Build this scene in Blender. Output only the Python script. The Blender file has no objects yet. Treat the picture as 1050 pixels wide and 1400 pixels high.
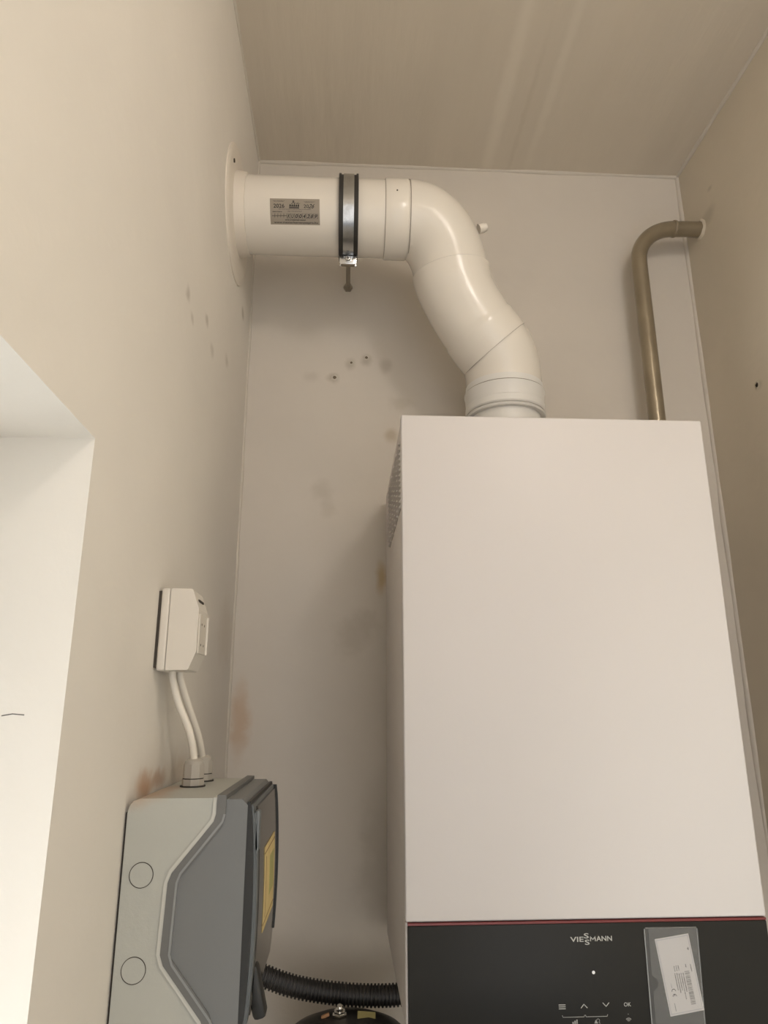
import bpy, bmesh, math, random
from mathutils import Vector, Matrix, noise
random.seed(7)
PI = math.pi
SC = bpy.context.scene
COL = SC.collection

# ------------------------------------------------------------------ camera
CAM = Vector((-0.06795, -1.21539, -0.37150))
YAW, PITCH, ROLL, FPX = 0.053607, 0.274145, -0.0019387, 968.678
fw = Vector((math.sin(YAW)*math.cos(PITCH), math.cos(YAW)*math.cos(PITCH), math.sin(PITCH)))
rt = Vector((math.cos(YAW), -math.sin(YAW), 0)); up = rt.cross(fw)
r2 = rt*math.cos(ROLL)+up*math.sin(ROLL); u2 = up*math.cos(ROLL)-rt*math.sin(ROLL)
cd = bpy.data.cameras.new('camera'); cam = bpy.data.objects.new('camera', cd); COL.objects.link(cam)
cd.sensor_fit = 'HORIZONTAL'; cd.sensor_width = 36; cd.lens = FPX/1050*36; cd.clip_start = 0.02
cam.matrix_world = Matrix(((r2.x, u2.x, -fw.x, CAM.x), (r2.y, u2.y, -fw.y, CAM.y), (r2.z, u2.z, -fw.z, CAM.z), (0, 0, 0, 1)))
SC.camera = cam

# ------------------------------------------------------------------ light, exposure
SC.view_settings.view_transform = 'Standard'; SC.view_settings.look = 'None'
SC.view_settings.gamma = 1.0; SC.view_settings.use_curve_mapping = False
SC.view_settings.exposure = -0.72
w = bpy.data.worlds.new('daylight'); SC.world = w; w.use_nodes = True
w.node_tree.nodes['Background'].inputs[0].default_value = (0.80, 0.88, 1.0, 1)
w.node_tree.nodes['Background'].inputs[1].default_value = 1.0
LAMP_POS = (0.40, -1.30, 0.55)
LAMP_R = 0.085
LAMP_EMIT = 50.0
LAMP_COL = (1.0, 0.915, 0.835)
WINDOW_W = 105.0
DOORWAY_W = 9.5
def area(name, loc, rot, sx, sy, power, color):
    l = bpy.data.lights.new(name, 'AREA'); l.shape = 'RECTANGLE'; l.size = sx; l.size_y = sy; l.energy = power; l.color = color
    o = bpy.data.objects.new(name, l); o.location = loc; o.rotation_euler = rot; COL.objects.link(o); return o
area('window_daylight', (-0.85, -1.15, -1.02), (0, -PI/2-math.radians(45), 0), 0.9, 0.9, WINDOW_W, (1.0, 0.97, 0.94))
area('doorway_light', (0.225, -1.95, -0.50), (PI/2, 0, 0), 0.74, 1.70, DOORWAY_W, (1.0, 0.94, 0.87))

# ------------------------------------------------------------------ room numbers
XL, XR, YB, ZC, YF, ZF = -0.2616, 0.6303, 0.02, 0.7313, -1.75, -1.9
T = 0.27                                                   # thickness of the left wall
NY1, NY0, NZ1, NZ0 = -0.6974, -1.60, -0.1700, -1.10        # window opening in the left wall

# ------------------------------------------------------------------ materials
MATS = {}
def sock(n, k):
    return n.inputs[k]
def mat(name, col, rough=0.5, metal=0.0, coat=0.0, bump=0.0, bscale=60.0, var=0.0, vscale=8.0, stains=None, spec=0.5,
        emit=None, alpha=None, stretch=None, bump2=0.0, b2scale=6.0):
    m = bpy.data.materials.new(name); m.use_nodes = True; nt = m.node_tree; N = nt.nodes; L = nt.links
    b = N['Principled BSDF']
    b.inputs['Base Color'].default_value = (*col, 1); b.inputs['Roughness'].default_value = rough
    b.inputs['Metallic'].default_value = metal; b.inputs['Coat Weight'].default_value = coat
    b.inputs['Specular IOR Level'].default_value = spec
    if alpha is not None: b.inputs['Alpha'].default_value = alpha
    if emit:
        b.inputs['Emission Color'].default_value = (*emit[0], 1); b.inputs['Emission Strength'].default_value = emit[1]
    tc = N.new('ShaderNodeTexCoord'); out = tc.outputs['Object']
    if stretch:
        mp = N.new('ShaderNodeMapping'); mp.inputs['Scale'].default_value = stretch; L.new(out, mp.inputs[0]); vout = mp.outputs[0]
    else: vout = out
    cur = None
    if var > 0:
        n = N.new('ShaderNodeTexNoise'); n.inputs['Scale'].default_value = vscale; n.inputs['Detail'].default_value = 5
        L.new(vout, n.inputs['Vector'])
        r = N.new('ShaderNodeMapRange'); r.inputs[1].default_value = 0.3; r.inputs[2].default_value = 0.7
        r.inputs[3].default_value = 1-var; r.inputs[4].default_value = 1+var
        L.new(n.outputs['Fac'], r.inputs[0])
        mx = N.new('ShaderNodeMix'); mx.data_type = 'RGBA'; mx.blend_type = 'MULTIPLY'; mx.inputs[0].default_value = 1
        mx.inputs[6].default_value = (*col, 1); L.new(r.outputs[0], mx.inputs[7]); cur = mx.outputs[2]
    if stains:
        nz = N.new('ShaderNodeTexNoise'); nz.inputs['Scale'].default_value = 38; nz.inputs['Detail'].default_value = 4
        L.new(out, nz.inputs['Vector'])
        sb = N.new('ShaderNodeVectorMath'); sb.operation = 'SUBTRACT'; L.new(nz.outputs['Color'], sb.inputs[0]); sb.inputs[1].default_value = (.5, .5, .5)
        for (c, rad, colr, amt, dist) in stains:
            ml = N.new('ShaderNodeVectorMath'); ml.operation = 'MULTIPLY_ADD'
            L.new(sb.outputs[0], ml.inputs[0]); ml.inputs[1].default_value = (dist,)*3; L.new(out, ml.inputs[2])
            s2 = N.new('ShaderNodeVectorMath'); s2.operation = 'SUBTRACT'; L.new(ml.outputs[0], s2.inputs[0]); s2.inputs[1].default_value = c
            dv = N.new('ShaderNodeVectorMath'); dv.operation = 'DIVIDE'; L.new(s2.outputs[0], dv.inputs[0]); dv.inputs[1].default_value = rad
            ln = N.new('ShaderNodeVectorMath'); ln.operation = 'LENGTH'; L.new(dv.outputs[0], ln.inputs[0])
            mr = N.new('ShaderNodeMapRange'); mr.interpolation_type = 'SMOOTHSTEP'
            mr.inputs[1].default_value = 0.15; mr.inputs[2].default_value = 1.0; mr.inputs[3].default_value = amt; mr.inputs[4].default_value = 0
            L.new(ln.outputs['Value'], mr.inputs[0])
            mx = N.new('ShaderNodeMix'); mx.data_type = 'RGBA'; L.new(mr.outputs[0], mx.inputs[0])
            if cur: L.new(cur, mx.inputs[6])
            else: mx.inputs[6].default_value = (*col, 1)
            mx.inputs[7].default_value = (*colr, 1); cur = mx.outputs[2]
    if cur: L.new(cur, b.inputs['Base Color'])
    if bump > 0:
        n = N.new('ShaderNodeTexNoise'); n.inputs['Scale'].default_value = bscale; n.inputs['Detail'].default_value = 6
        L.new(vout, n.inputs['Vector'])
        bp = N.new('ShaderNodeBump'); bp.inputs['Strength'].default_value = 1.0; bp.inputs['Distance'].default_value = bump
        L.new(n.outputs['Fac'], bp.inputs['Height']); last = bp
        if bump2 > 0:
            n2 = N.new('ShaderNodeTexNoise'); n2.inputs['Scale'].default_value = b2scale; n2.inputs['Detail'].default_value = 3
            L.new(vout, n2.inputs['Vector'])
            b2 = N.new('ShaderNodeBump'); b2.inputs['Distance'].default_value = bump2
            L.new(n2.outputs['Fac'], b2.inputs['Height']); L.new(bp.outputs[0], b2.inputs['Normal']); last = b2
        L.new(last.outputs[0], b.inputs['Normal'])
    MATS[name] = m
    return m
def film(name, tint, milk, milk_col, rough=0.15):
    m = bpy.data.materials.new(name); m.use_nodes = True; nt = m.node_tree; N = nt.nodes; L = nt.links
    for n in list(N):
        if n.type != 'OUTPUT_MATERIAL': N.remove(n)
    out = [n for n in N if n.type == 'OUTPUT_MATERIAL'][0]
    tr = N.new('ShaderNodeBsdfTransparent'); tr.inputs[0].default_value = (*tint, 1)
    pr = N.new('ShaderNodeBsdfPrincipled'); pr.inputs['Base Color'].default_value = (*milk_col, 1); pr.inputs['Roughness'].default_value = rough
    mx = N.new('ShaderNodeMixShader'); mx.inputs[0].default_value = milk
    L.new(tr.outputs[0], mx.inputs[1]); L.new(pr.outputs[0], mx.inputs[2])
    gl = N.new('ShaderNodeBsdfGlossy'); gl.inputs['Roughness'].default_value = rough
    fr = N.new('ShaderNodeFresnel'); fr.inputs[0].default_value = 1.45
    m2 = N.new('ShaderNodeMixShader'); L.new(fr.outputs[0], m2.inputs[0]); L.new(mx.outputs[0], m2.inputs[1]); L.new(gl.outputs[0], m2.inputs[2])
    L.new(m2.outputs[0], out.inputs[0]); MATS[name] = m; return m

PLA = (0.615, 0.570, 0.510)
GREY = (0.30, 0.26, 0.20); RUST = (0.42, 0.22, 0.10)
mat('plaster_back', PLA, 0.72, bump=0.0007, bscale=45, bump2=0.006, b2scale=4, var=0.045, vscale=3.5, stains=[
    ((-0.0990, YB, 0.2404), (0.016, .05, 0.014), GREY, 0.50, 0.012),
    ((-0.0659, YB, 0.2700), (0.015, .05, 0.018), GREY, 0.42, 0.012),
    ((-0.0350, YB, 0.2800), (0.015, .05, 0.018), GREY, 0.48, 0.012),
    ((0.0003, YB, 0.2691), (0.018, .05, 0.024), (0.33, 0.29, 0.24), 0.40, 0.016),
    ((-0.1407, YB, 0.2424), (0.022, .05, 0.016), (0.38, 0.34, 0.28), 0.25, 0.02),
    ((0.0123, YB, 0.1260), (0.020, .05, 0.022), (0.34, 0.26, 0.15), 0.50, 0.016),
    ((0.030, YB, 0.1900), (0.030, .05, 0.020), (0.36, 0.31, 0.22), 0.25, 0.03),
    ((-0.0071, YB, -0.1445), (0.014, .05, 0.040), (0.45, 0.30, 0.10), 0.65, 0.012),
    ((-0.1150, YB, 0.0165), (0.030, .05, 0.024), (0.36, 0.32, 0.26), 0.28, 0.03),
    ((-0.1020, YB, -0.0140), (0.020, .05, 0.030), (0.36, 0.32, 0.26), 0.22, 0.03),
    ((-0.0564, YB, -0.2470), (0.040, .05, 0.050), (0.38, 0.34, 0.28), 0.30, 0.05),
    ((-0.0300, YB, -0.2200), (0.030, .05, 0.030), (0.38, 0.34, 0.28), 0.28, 0.05),
    ((-0.2420, YB, -0.3850), (0.022, .05, 0.085), (0.46, 0.27, 0.13), 0.50, 0.03),
    ((-0.0100, YB, -0.6000), (0.050, .05, 0.150), (0.30, 0.27, 0.22), 0.30, 0.05),
])
mat('plaster_left', (0.720, 0.685, 0.630), 0.72, bump=0.0007, bscale=45, bump2=0.006, b2scale=4, var=0.035, vscale=3, stains=[  # lighter than the back wall: its brighter lighting partly put into the colour
    ((XL, -0.4700, -0.4420), (.05, 0.040, 0.020), RUST, 0.75, 0.020),
    ((XL, -0.4200, -0.4390), (.05, 0.050, 0.014), RUST, 0.60, 0.020),
    ((XL, -0.3200, -0.4400), (.05, 0.100, 0.030), (0.42, 0.30, 0.17), 0.35, 0.03),
    ((XL, -0.4600, 0.1100), (.05, 0.016, 0.014), GREY, 0.45, 0.015),
    ((XL, -0.4300, 0.0960), (.05, 0.014, 0.010), GREY, 0.35, 0.015),
    ((XL, -0.3499, 0.1400), (.05, 0.018, 0.012), GREY, 0.45, 0.015),
    ((XL, -0.3021, 0.1186), (.05, 0.020, 0.014), GREY, 0.30, 0.015),
    ((XL, -0.1886, 0.1609), (.05, 0.024, 0.014), GREY, 0.35, 0.02),
    ((XL, -0.0648, 0.3208), (.05, 0.020, 0.016), GREY, 0.55, 0.012),
    ((XL, -0.0500, -0.2500), (.05, 0.100, 0.080), (0.44, 0.36, 0.26), 0.25, 0.05),
])
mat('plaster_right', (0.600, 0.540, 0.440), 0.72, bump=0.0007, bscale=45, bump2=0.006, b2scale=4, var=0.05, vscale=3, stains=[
    ((XR, -0.1450, 0.1640), (.05, 0.016, 0.012), GREY, 0.40, 0.012),
    ((XR, -0.0700, 0.5600), (.05, 0.040, 0.022), GREY, 0.40, 0.015),
    ((XR, -0.0900, 0.6100), (.05, 0.012, 0.008), GREY, 0.35, 0.01),
])
mat('plaster_ceiling', (0.620, 0.560, 0.470), 0.65, bump=0.0008, bscale=30, bump2=0.008, b2scale=3, var=0.04, vscale=5, stretch=(2.2, 0.35, 1), stains=[
    ((0.215, -0.20, ZC), (0.020, 0.45, .05), (0.76, 0.70, 0.60), 0.45, 0.01),
    ((0.300, -0.25, ZC), (0.014, 0.40, .05), (0.76, 0.70, 0.60), 0.35, 0.01),
    ((0.262, -0.10, ZC), (0.008, 0.30, .05), (0.52, 0.46, 0.37), 0.35, 0.01)])
mat('corner_bead', (0.590, 0.545, 0.480), 0.7, bump=0.001, bscale=60)
mat('sealant', (0.70, 0.66, 0.58), 0.55)
mat('floor_tile', (0.45, 0.42, 0.38), 0.4, var=0.05)
mat('floor_joint', (0.25, 0.24, 0.22), 0.8)
mat('paint_white', (0.80, 0.78, 0.74), 0.4)
mat('glass', (1, 1, 1)); film('window_glass', (0.95, 0.97, 0.97), 0.02, (0.9, 0.9, 0.9), 0.02)
mat('enamel_white', (0.620, 0.592, 0.580), 0.42, bump=0.00004, bscale=400, spec=0.4)
mat('enamel_side', (0.62, 0.58, 0.555), 0.45, bump=0.00004, bscale=400, spec=0.4)
mat('vent_dark', (0.34, 0.31, 0.28), 0.6)
mat('black_glass', (0.021, 0.0208, 0.0195), 0.34, spec=0.18)
mat('red_strip', (0.155, 0.026, 0.026), 0.35)
mat('print_silver', (0.42, 0.42, 0.40), 0.5)
mat('print_dim', (0.26, 0.26, 0.25), 0.5)
mat('led', (0.7, 0.7, 0.7), 0.4, emit=((0.85, 0.87, 0.9), 0.12))
film('sleeve_film', (0.99, 0.99, 0.99), 0.035, (0.75, 0.77, 0.80), 0.28)
mat('paper', (0.86, 0.82, 0.79), 0.7)
mat('paper_edge', (0.60, 0.60, 0.61), 0.7)
mat('ink', (0.022, 0.020, 0.018), 0.6)
mat('ink_soft', (0.13, 0.12, 0.11), 0.6)
mat('flue_white', (0.74, 0.70, 0.635), 0.22, spec=0.45, bump=0.0006, bscale=7)
mat('flue_band', (0.72, 0.665, 0.59), 0.38, spec=0.4)
mat('adapter_white', (0.70, 0.69, 0.665), 0.35)
mat('adapter_shadow', (0.42, 0.40, 0.37), 0.5)
mat('seam', (0.28, 0.245, 0.20), 0.6)
mat('rubber', (0.030, 0.027, 0.024), 0.6, bump=0.0003, bscale=300)
mat('zinc', (0.52, 0.53, 0.54), 0.24, metal=1.0, bump=0.0006, bscale=30, var=0.12, vscale=50)
mat('zinc_dull', (0.36, 0.33, 0.28), 0.42, metal=0.9)
mat('sticker_foil', (0.300, 0.262, 0.215), 0.45, metal=0.15)
mat('steel_paint', (0.285, 0.240, 0.170), 0.28, metal=0.45, coat=0.2, bump=0.0012, bscale=25, var=0.13, vscale=18)
mat('steel_weld', (0.26, 0.215, 0.155), 0.5, metal=0.3, bump=0.002, bscale=120)
mat('box_white', (0.66, 0.62, 0.56), 0.42, bump=0.0002, bscale=80)
mat('box_front', (0.60, 0.56, 0.50), 0.45)
mat('dark_gap', (0.055, 0.045, 0.036), 0.8)
mat('cable_white', (0.72, 0.68, 0.61), 0.38)
mat('gland_grey', (0.40, 0.375, 0.335), 0.5)
mat('base_grey', (0.425, 0.43, 0.395), 0.5, bump=0.0002, bscale=300, var=0.02, vscale=14, stains=[
    ((-0.2500, -0.5000, -0.4460), (.030, 0.060, 0.012), RUST, 0.6, 0.02),
    ((-0.2440, -0.4400, -0.4460), (.022, 0.050, 0.012), RUST, 0.45, 0.02)])
mat('rim_grey', (0.52, 0.52, 0.48), 0.45)
mat('lid_grey', (0.158, 0.164, 0.166), 0.5, bump=0.0002, bscale=300)
mat('lid_flange', (0.136, 0.137, 0.134), 0.5, bump=0.0002, bscale=300)
mat('highlight_grey', (0.24, 0.25, 0.25), 0.4)  # lighter grey for the painted highlight on the lid step
mat('door_grey', (0.118, 0.130, 0.136), 0.35)
film('smoked_pane', (0.50, 0.47, 0.42), 0.32, (0.20, 0.175, 0.145), 0.12)
mat('sticker_yellow', (0.60, 0.47, 0.21), 0.55, var=0.08, vscale=60)
mat('sticker_line', (0.22, 0.12, 0.05), 0.6)
mat('sticker_green', (0.38, 0.36, 0.14), 0.6)
mat('black_plastic', (0.014, 0.014, 0.013), 0.5, bump=0.0002, bscale=200)
mat('conduit_black', (0.020, 0.018, 0.016), 0.48)
mat('vessel_black', (0.022, 0.020, 0.018), 0.42, bump=0.0004, bscale=80)
mat('chrome', (0.72, 0.70, 0.66), 0.14, metal=1.0)
mat('copper_orange', (0.55, 0.30, 0.15), 0.45)
mat('label_olive', (0.50, 0.45, 0.20), 0.6)
mat('hole_dirt_shade', (0.17, 0.14, 0.10), 0.9)  # dirt colour together with the painted shade inside the drill holes
mat('hole_dark', (0.035, 0.025, 0.018), 0.9)
mat('lamp_globe', (0.9, 0.88, 0.84), 0.4, emit=(LAMP_COL, LAMP_EMIT))
M = MATS

# ------------------------------------------------------------------ helpers
def link(name, bm, m, parent=None, smooth=35, kind=None, label=None):
    me = bpy.data.meshes.new(name)
    bmesh.ops.recalc_face_normals(bm, faces=bm.faces[:]); bm.to_mesh(me); bm.free()
    me.materials.append(M[m] if isinstance(m, str) else m)
    if smooth:
        for p in me.polygons: p.use_smooth = True
        me.set_sharp_from_angle(angle=math.radians(smooth))
    o = bpy.data.objects.new(name, me); COL.objects.link(o)
    if parent:
        o.parent = parent
        q = parent; off = Vector()
        while q: off += q.location; q = q.parent
        o.location = -off
    if kind: o['kind'] = kind
    if label: o['label'] = label
    return o
def tag(o, label, cat, group=None):
    o['label'] = label; o['category'] = cat
    if group: o['group'] = group
    return o
def thing(name, label, cat, loc, group=None):
    o = bpy.data.objects.new(name, None); COL.objects.link(o); o.location = loc; o.empty_display_size = 0.05
    return tag(o, label, cat, group)
def bx(bm, lo, hi, bev=0, seg=2):
    c = [(a+b)/2 for a, b in zip(lo, hi)]; s = [b-a for a, b in zip(lo, hi)]
    r = bmesh.ops.create_cube(bm, size=1, matrix=Matrix.Translation(c) @ Matrix.Diagonal((*s, 1)))
    if bev:
        es = list({e for v in r['verts'] for e in v.link_edges})
        bmesh.ops.bevel(bm, geom=es, offset=bev, segments=seg, affect='EDGES', profile=0.5)
    return bm
def box(lo, hi, bev=0, seg=2): return bx(bmesh.new(), lo, hi, bev, seg)
def frame_axes(t):
    t = Vector(t).normalized(); a = Vector((0, 1, 0)) if abs(t.y) < 0.9 else Vector((1, 0, 0))
    u = (a - t*a.dot(t)).normalized(); return t, u, t.cross(u)
def sweep(bm, pts, rad, n=32, cap=True, tans=None):
    pts = [Vector(p) for p in pts]; k = len(pts)
    if not hasattr(rad, '__len__'): rad = [rad]*k
    if tans is None:
        tans = [(pts[min(i+1, k-1)]-pts[max(i-1, 0)]).normalized() for i in range(k)]
    t, u, v = frame_axes(tans[0]); rings = []
    for i in range(k):
        t2 = Vector(tans[i]).normalized(); u = (u - t2*u.dot(t2)).normalized(); v = t2.cross(u)
        rings.append([bm.verts.new(pts[i]+(u*math.cos(2*PI*j/n)+v*math.sin(2*PI*j/n))*rad[i]) for j in range(n)])
    for a, b in zip(rings, rings[1:]):
        for j in range(n): bm.faces.new((a[j], a[(j+1) % n], b[(j+1) % n], b[j]))
    if cap:
        bm.faces.new(rings[0]); bm.faces.new(rings[-1])
    return bm
def lathe(bm, origin, axis, prof, n=48, cap=True):
    o = Vector(origin); a = Vector(axis).normalized()
    return sweep(bm, [o+a*h for h, r in prof], [max(r, 1e-4) for h, r in prof], n, cap, [a]*len(prof))
def hermite(p0, t0, p1, t1, n):
    p0, t0, p1, t1 = map(Vector, (p0, t0, p1, t1)); P = []; D = []
    for i in range(n+1):
        s = i/n; s2 = s*s; s3 = s2*s
        P.append(p0*(2*s3-3*s2+1)+t0*(s3-2*s2+s)+p1*(-2*s3+3*s2)+t1*(s3-s2))
        D.append((p0*(6*s2-6*s)+t0*(3*s2-4*s+1)+p1*(-6*s2+6*s)+t1*(3*s2-2*s)).normalized())
    return P, D
def spline(pts, m=10):
    P = [Vector(p) for p in pts]; out = []
    for i in range(len(P)-1):
        a = P[max(i-1, 0)]; b = P[i]; c = P[i+1]; d = P[min(i+2, len(P)-1)]
        for j in range(m):
            s = j/m; out.append(0.5*((2*b)+(c-a)*s+(2*a-5*b+4*c-d)*s*s+(3*b-a-3*c+d)*s**3))
    out.append(P[-1]); return out
def prism_xz(bm, poly, y0, y1):
    a = [bm.verts.new((x, y0, z)) for x, z in poly]; b = [bm.verts.new((x, y1, z)) for x, z in poly]
    bm.faces.new(a); bm.faces.new(b[::-1]); n = len(poly)
    for i in range(n): bm.faces.new((a[i], a[(i+1) % n], b[(i+1) % n], b[i]))
    return bm
def rounded(poly, r, seg=5, which=None):
    out = []; n = len(poly)
    for i, p in enumerate(poly):
        rr = r if which is None else which.get(i, 0)
        if rr <= 0: out.append(tuple(p)); continue
        P = Vector(p).to_2d(); A = Vector(poly[i-1]).to_2d(); B = Vector(poly[(i+1) % n]).to_2d()
        a = P+(A-P).normalized()*rr; b = P+(B-P).normalized()*rr
        for j in range(seg+1):
            s = j/seg; q = a*(1-s)**2+P*2*s*(1-s)+b*s*s; out.append((q.x, q.y))
    return out
# flat print: 2-d shapes (u right, v up) placed by a mapping f(u, v) -> point
class Print:
    def __init__(s): s.v = []; s.f = []
    def poly(s, pts):
        i = len(s.v); s.v += [tuple(p) for p in pts]; s.f.append(tuple(range(i, i+len(pts))))
    def rect(s, u0, v0, u1, v1): s.poly([(u0, v0), (u1, v0), (u1, v1), (u0, v1)])
    def line(s, a, b, w):
        a = Vector(a); b = Vector(b); d = (b-a).normalized()*w/2; n = Vector((-d.y, d.x))
        s.poly([a-d+n, a-d-n, b+d-n, b+d+n])
    def arc(s, c, r, a0, a1, w, n=10):
        for i in range(n):
            p, q = a0+(a1-a0)*i/n, a0+(a1-a0)*(i+1)/n
            s.poly([(c[0]+math.cos(t)*R, c[1]+math.sin(t)*R) for t, R in ((p, r-w/2), (p, r+w/2), (q, r+w/2), (q, r-w/2))])
    def disc(s, c, r, n=12): s.poly([(c[0]+math.cos(2*PI*i/n)*r, c[1]+math.sin(2*PI*i/n)*r) for i in range(n)])
    def text(s, body, u0, v0, u1, v1, bold=0.0, rot=0, shear=0):
        cu = bpy.data.curves.new('t', 'FONT'); cu.body = body; cu.offset = bold; cu.resolution_u = 3; cu.shear = shear
        o = bpy.data.objects.new('t', cu); COL.objects.link(o)
        me = bpy.data.meshes.new_from_object(o.evaluated_get(bpy.context.evaluated_depsgraph_get()))
        P = [(v.co.x, v.co.y) for v in me.vertices]
        if rot: P = [(y, -x) for x, y in P]                      # turned a quarter clockwise
        xs = [p[0] for p in P]; ys = [p[1] for p in P]
        i0 = len(s.v)
        s.v += [(u0+(x-min(xs))/(max(xs)-min(xs))*(u1-u0), v0+(y-min(ys))/(max(ys)-min(ys))*(v1-v0)) for x, y in P]
        s.f += [tuple(i0+i for i in p.vertices) for p in me.polygons]
        bpy.data.objects.remove(o); bpy.data.meshes.remove(me); bpy.data.curves.remove(cu)
    def dashes(s, u0, v0, u1, v1, n, vert=False):
        """illegible small print: a row of unequal specks"""
        L_ = (v1-v0) if vert else (u1-u0); t = 0
        for k in range(n):
            wd = L_/n*random.uniform(.45, .85); a = L_*k/n
            if vert: s.rect(u0, v0+a, u1, v0+a+wd)
            else: s.rect(u0+a, v0+(v1-v0)*random.choice((0, 0, .2)), u0+a+wd, v1)
    def build(s, name, m, f, parent, label=None):
        me = bpy.data.meshes.new(name); me.from_pydata([f(*p) for p in s.v], [], s.f)
        bm = bmesh.new(); bm.from_mesh(me); bpy.data.meshes.remove(me)
        return link(name, bm, m, parent, smooth=0, label=label)

# ------------------------------------------------------------------ the setting
def struct(name, bm, m, smooth=0): return link(name, bm, m, None, smooth, 'structure')
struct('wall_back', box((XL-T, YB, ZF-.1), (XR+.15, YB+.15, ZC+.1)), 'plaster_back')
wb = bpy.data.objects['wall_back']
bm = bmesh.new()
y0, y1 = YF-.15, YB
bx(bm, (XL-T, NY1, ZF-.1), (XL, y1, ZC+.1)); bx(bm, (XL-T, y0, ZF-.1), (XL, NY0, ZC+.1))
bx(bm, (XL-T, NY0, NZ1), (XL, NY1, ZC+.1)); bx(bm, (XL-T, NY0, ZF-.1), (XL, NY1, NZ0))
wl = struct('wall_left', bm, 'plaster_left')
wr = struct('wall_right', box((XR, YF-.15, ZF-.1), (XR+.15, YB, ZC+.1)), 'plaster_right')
struct('ceiling', box((XL, YF, ZC), (XR, YB, ZC+.1)), 'plaster_ceiling')
# wall behind the camera with its doorway
bm = bmesh.new(); bx(bm, (XL, YF-.15, ZF-.1), (-.15, YF, ZC+.1)); bx(bm, (.60, YF-.15, ZF-.1), (XR, YF, ZC+.1)); bx(bm, (-.15, YF-.15, .38), (.60, YF, ZC+.1))
struct('wall_front', bm, 'plaster_left')
fr_ = struct('door_1', box((-.15, YF-.15, ZF), (-.12, YF+.01, .38), .003), 'paint_white')
link('door_jamb', box((.57, YF-.15, ZF), (.60, YF+.01, .38), .003), 'paint_white', fr_)
link('door_head', box((-.12, YF-.15, .35), (.57, YF+.01, .38), .003), 'paint_white', fr_)
# tiled floor (out of the frame below)
fl = struct('floor', box((XL, YF, ZF-.1), (XR, YB, ZF-.006)), 'floor_joint')
tile = None
for i in range(3):
    for j in range(9):
        xa = XL+i*.30; ya = YF+j*.30; xb = min(xa+.297, XR); yb_ = min(ya+.297, YB)
        if xb-xa < .02 or yb_-ya < .02: continue
        link('floor_tile', box((xa, ya, ZF-.006), (xb, yb_, ZF), .001, 1), 'floor_tile', fl, 0)
# ragged filler beads in the corners
def bead(name, a, b, r, out, seed):
    a = Vector(a); b = Vector(b); n = int((b-a).length/.012); pts = []; rad = []
    for i in range(n+1):
        p = a.lerp(b, i/n); k = noise.noise(Vector((i*.13, seed, 0))); k2 = noise.noise(Vector((i*.07, seed+5, 3)))
        pts.append(p+Vector(out)*(k*.0014)); rad.append(r*.85*(1+.45*k2))
    return link(name, sweep(bmesh.new(), pts, rad, 8), 'corner_bead', None, 60, 'structure')
bead('trim_1', (XL, YB, -1.85), (XL, YB, ZC), .0045, (1, -1, 0), 1)
bead('trim_2', (XR, YB, -1.85), (XR, YB, ZC), .0065, (-1, -1, 0), 2)
bead('trim_3', (XL, YB, ZC), (XR, YB, ZC), .0055, (0, -1, -1), 3)
bead('trim_4', (XL, YF, ZC), (XL, YB, ZC), .0045, (1, 0, -1), 4)
bead('trim_5', (XR, YF, ZC), (XR, YB, ZC), .0060, (-1, 0, -1), 5)
# drill holes and knocks in the plaster: crumbled rim round a dark hole
def knock(parent, c, nrm, r, seed):
    t, u, v = frame_axes(nrm); bm = bmesh.new(); c = Vector(c); rings = []; n = 14
    for (q, h) in ((1.9, -.0002), (1.35, .0009), (1.0, .0012)):
        rings.append([bm.verts.new(c+(u*math.cos(2*PI*j/n)+v*math.sin(2*PI*j/n))*r*q*(1+.35*noise.noise(Vector((j*.8, seed, q))))+t*h) for j in range(n)])
    for a, b in zip(rings, rings[1:]):
        for j in range(n): bm.faces.new((a[j], a[(j+1) % n], b[(j+1) % n], b[j]))
    k = link('plaster_chip', bm, 'corner_bead' if parent is not wr else 'plaster_right', parent, 60)
    bm = bmesh.new(); bm.faces.new([bm.verts.new(v.co+t*(-.0004)) if False else bm.verts.new(c+t*.0006+(u*math.cos(2*PI*j/n)+v*math.sin(2*PI*j/n))*r*1.05*(1+.35*noise.noise(Vector((j*.8, seed, 1.0))))) for j in range(n)])
    link('drill_hole', bm, 'hole_dark' if parent is wr else 'hole_dirt_shade', k, 0)  # flat disc: dirt and the hole's inner shade put into its colour
knock(wb, (-.0955, YB, .2415), (0, -1, 0), .0034, 1)
knock(wb, (-.0640, YB, .2735), (0, -1, 0), .0024, 2)
knock(wb, (-.0350, YB, .2850), (0, -1, 0), .0028, 3)
knock(wr, (XR, -.1420, .1650), (-1, 0, 0), .0042, 4)
# crack in the plaster of the window reveal
link('plaster_crack', sweep(bmesh.new(), [(XL-.026, NY1, -.3735), (XL-.034, NY1, -.3728), (XL-.041, NY1, -.3740)], .0004, 6), 'ink_soft', wl, 0)
# window in the left wall
wn = struct('window_1', box((XL-T+.02, NY0, NZ0), (XL-T+.07, NY0+.05, NZ1), .003), 'paint_white')
for lo, hi in (((XL-T+.02, NY1-.05, NZ0), (XL-T+.07, NY1, NZ1)), ((XL-T+.02, NY0+.05, NZ1-.05), (XL-T+.07, NY1-.05, NZ1)), ((XL-T+.02, NY0+.05, NZ0), (XL-T+.07, NY1-.05, NZ0+.05))):
    link('window_frame', box(lo, hi, .003), 'paint_white', wn)
link('pane', box((XL-T+.042, NY0+.05, NZ0+.05), (XL-T+.048, NY1-.05, NZ1-.05)), 'window_glass', wn)

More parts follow.
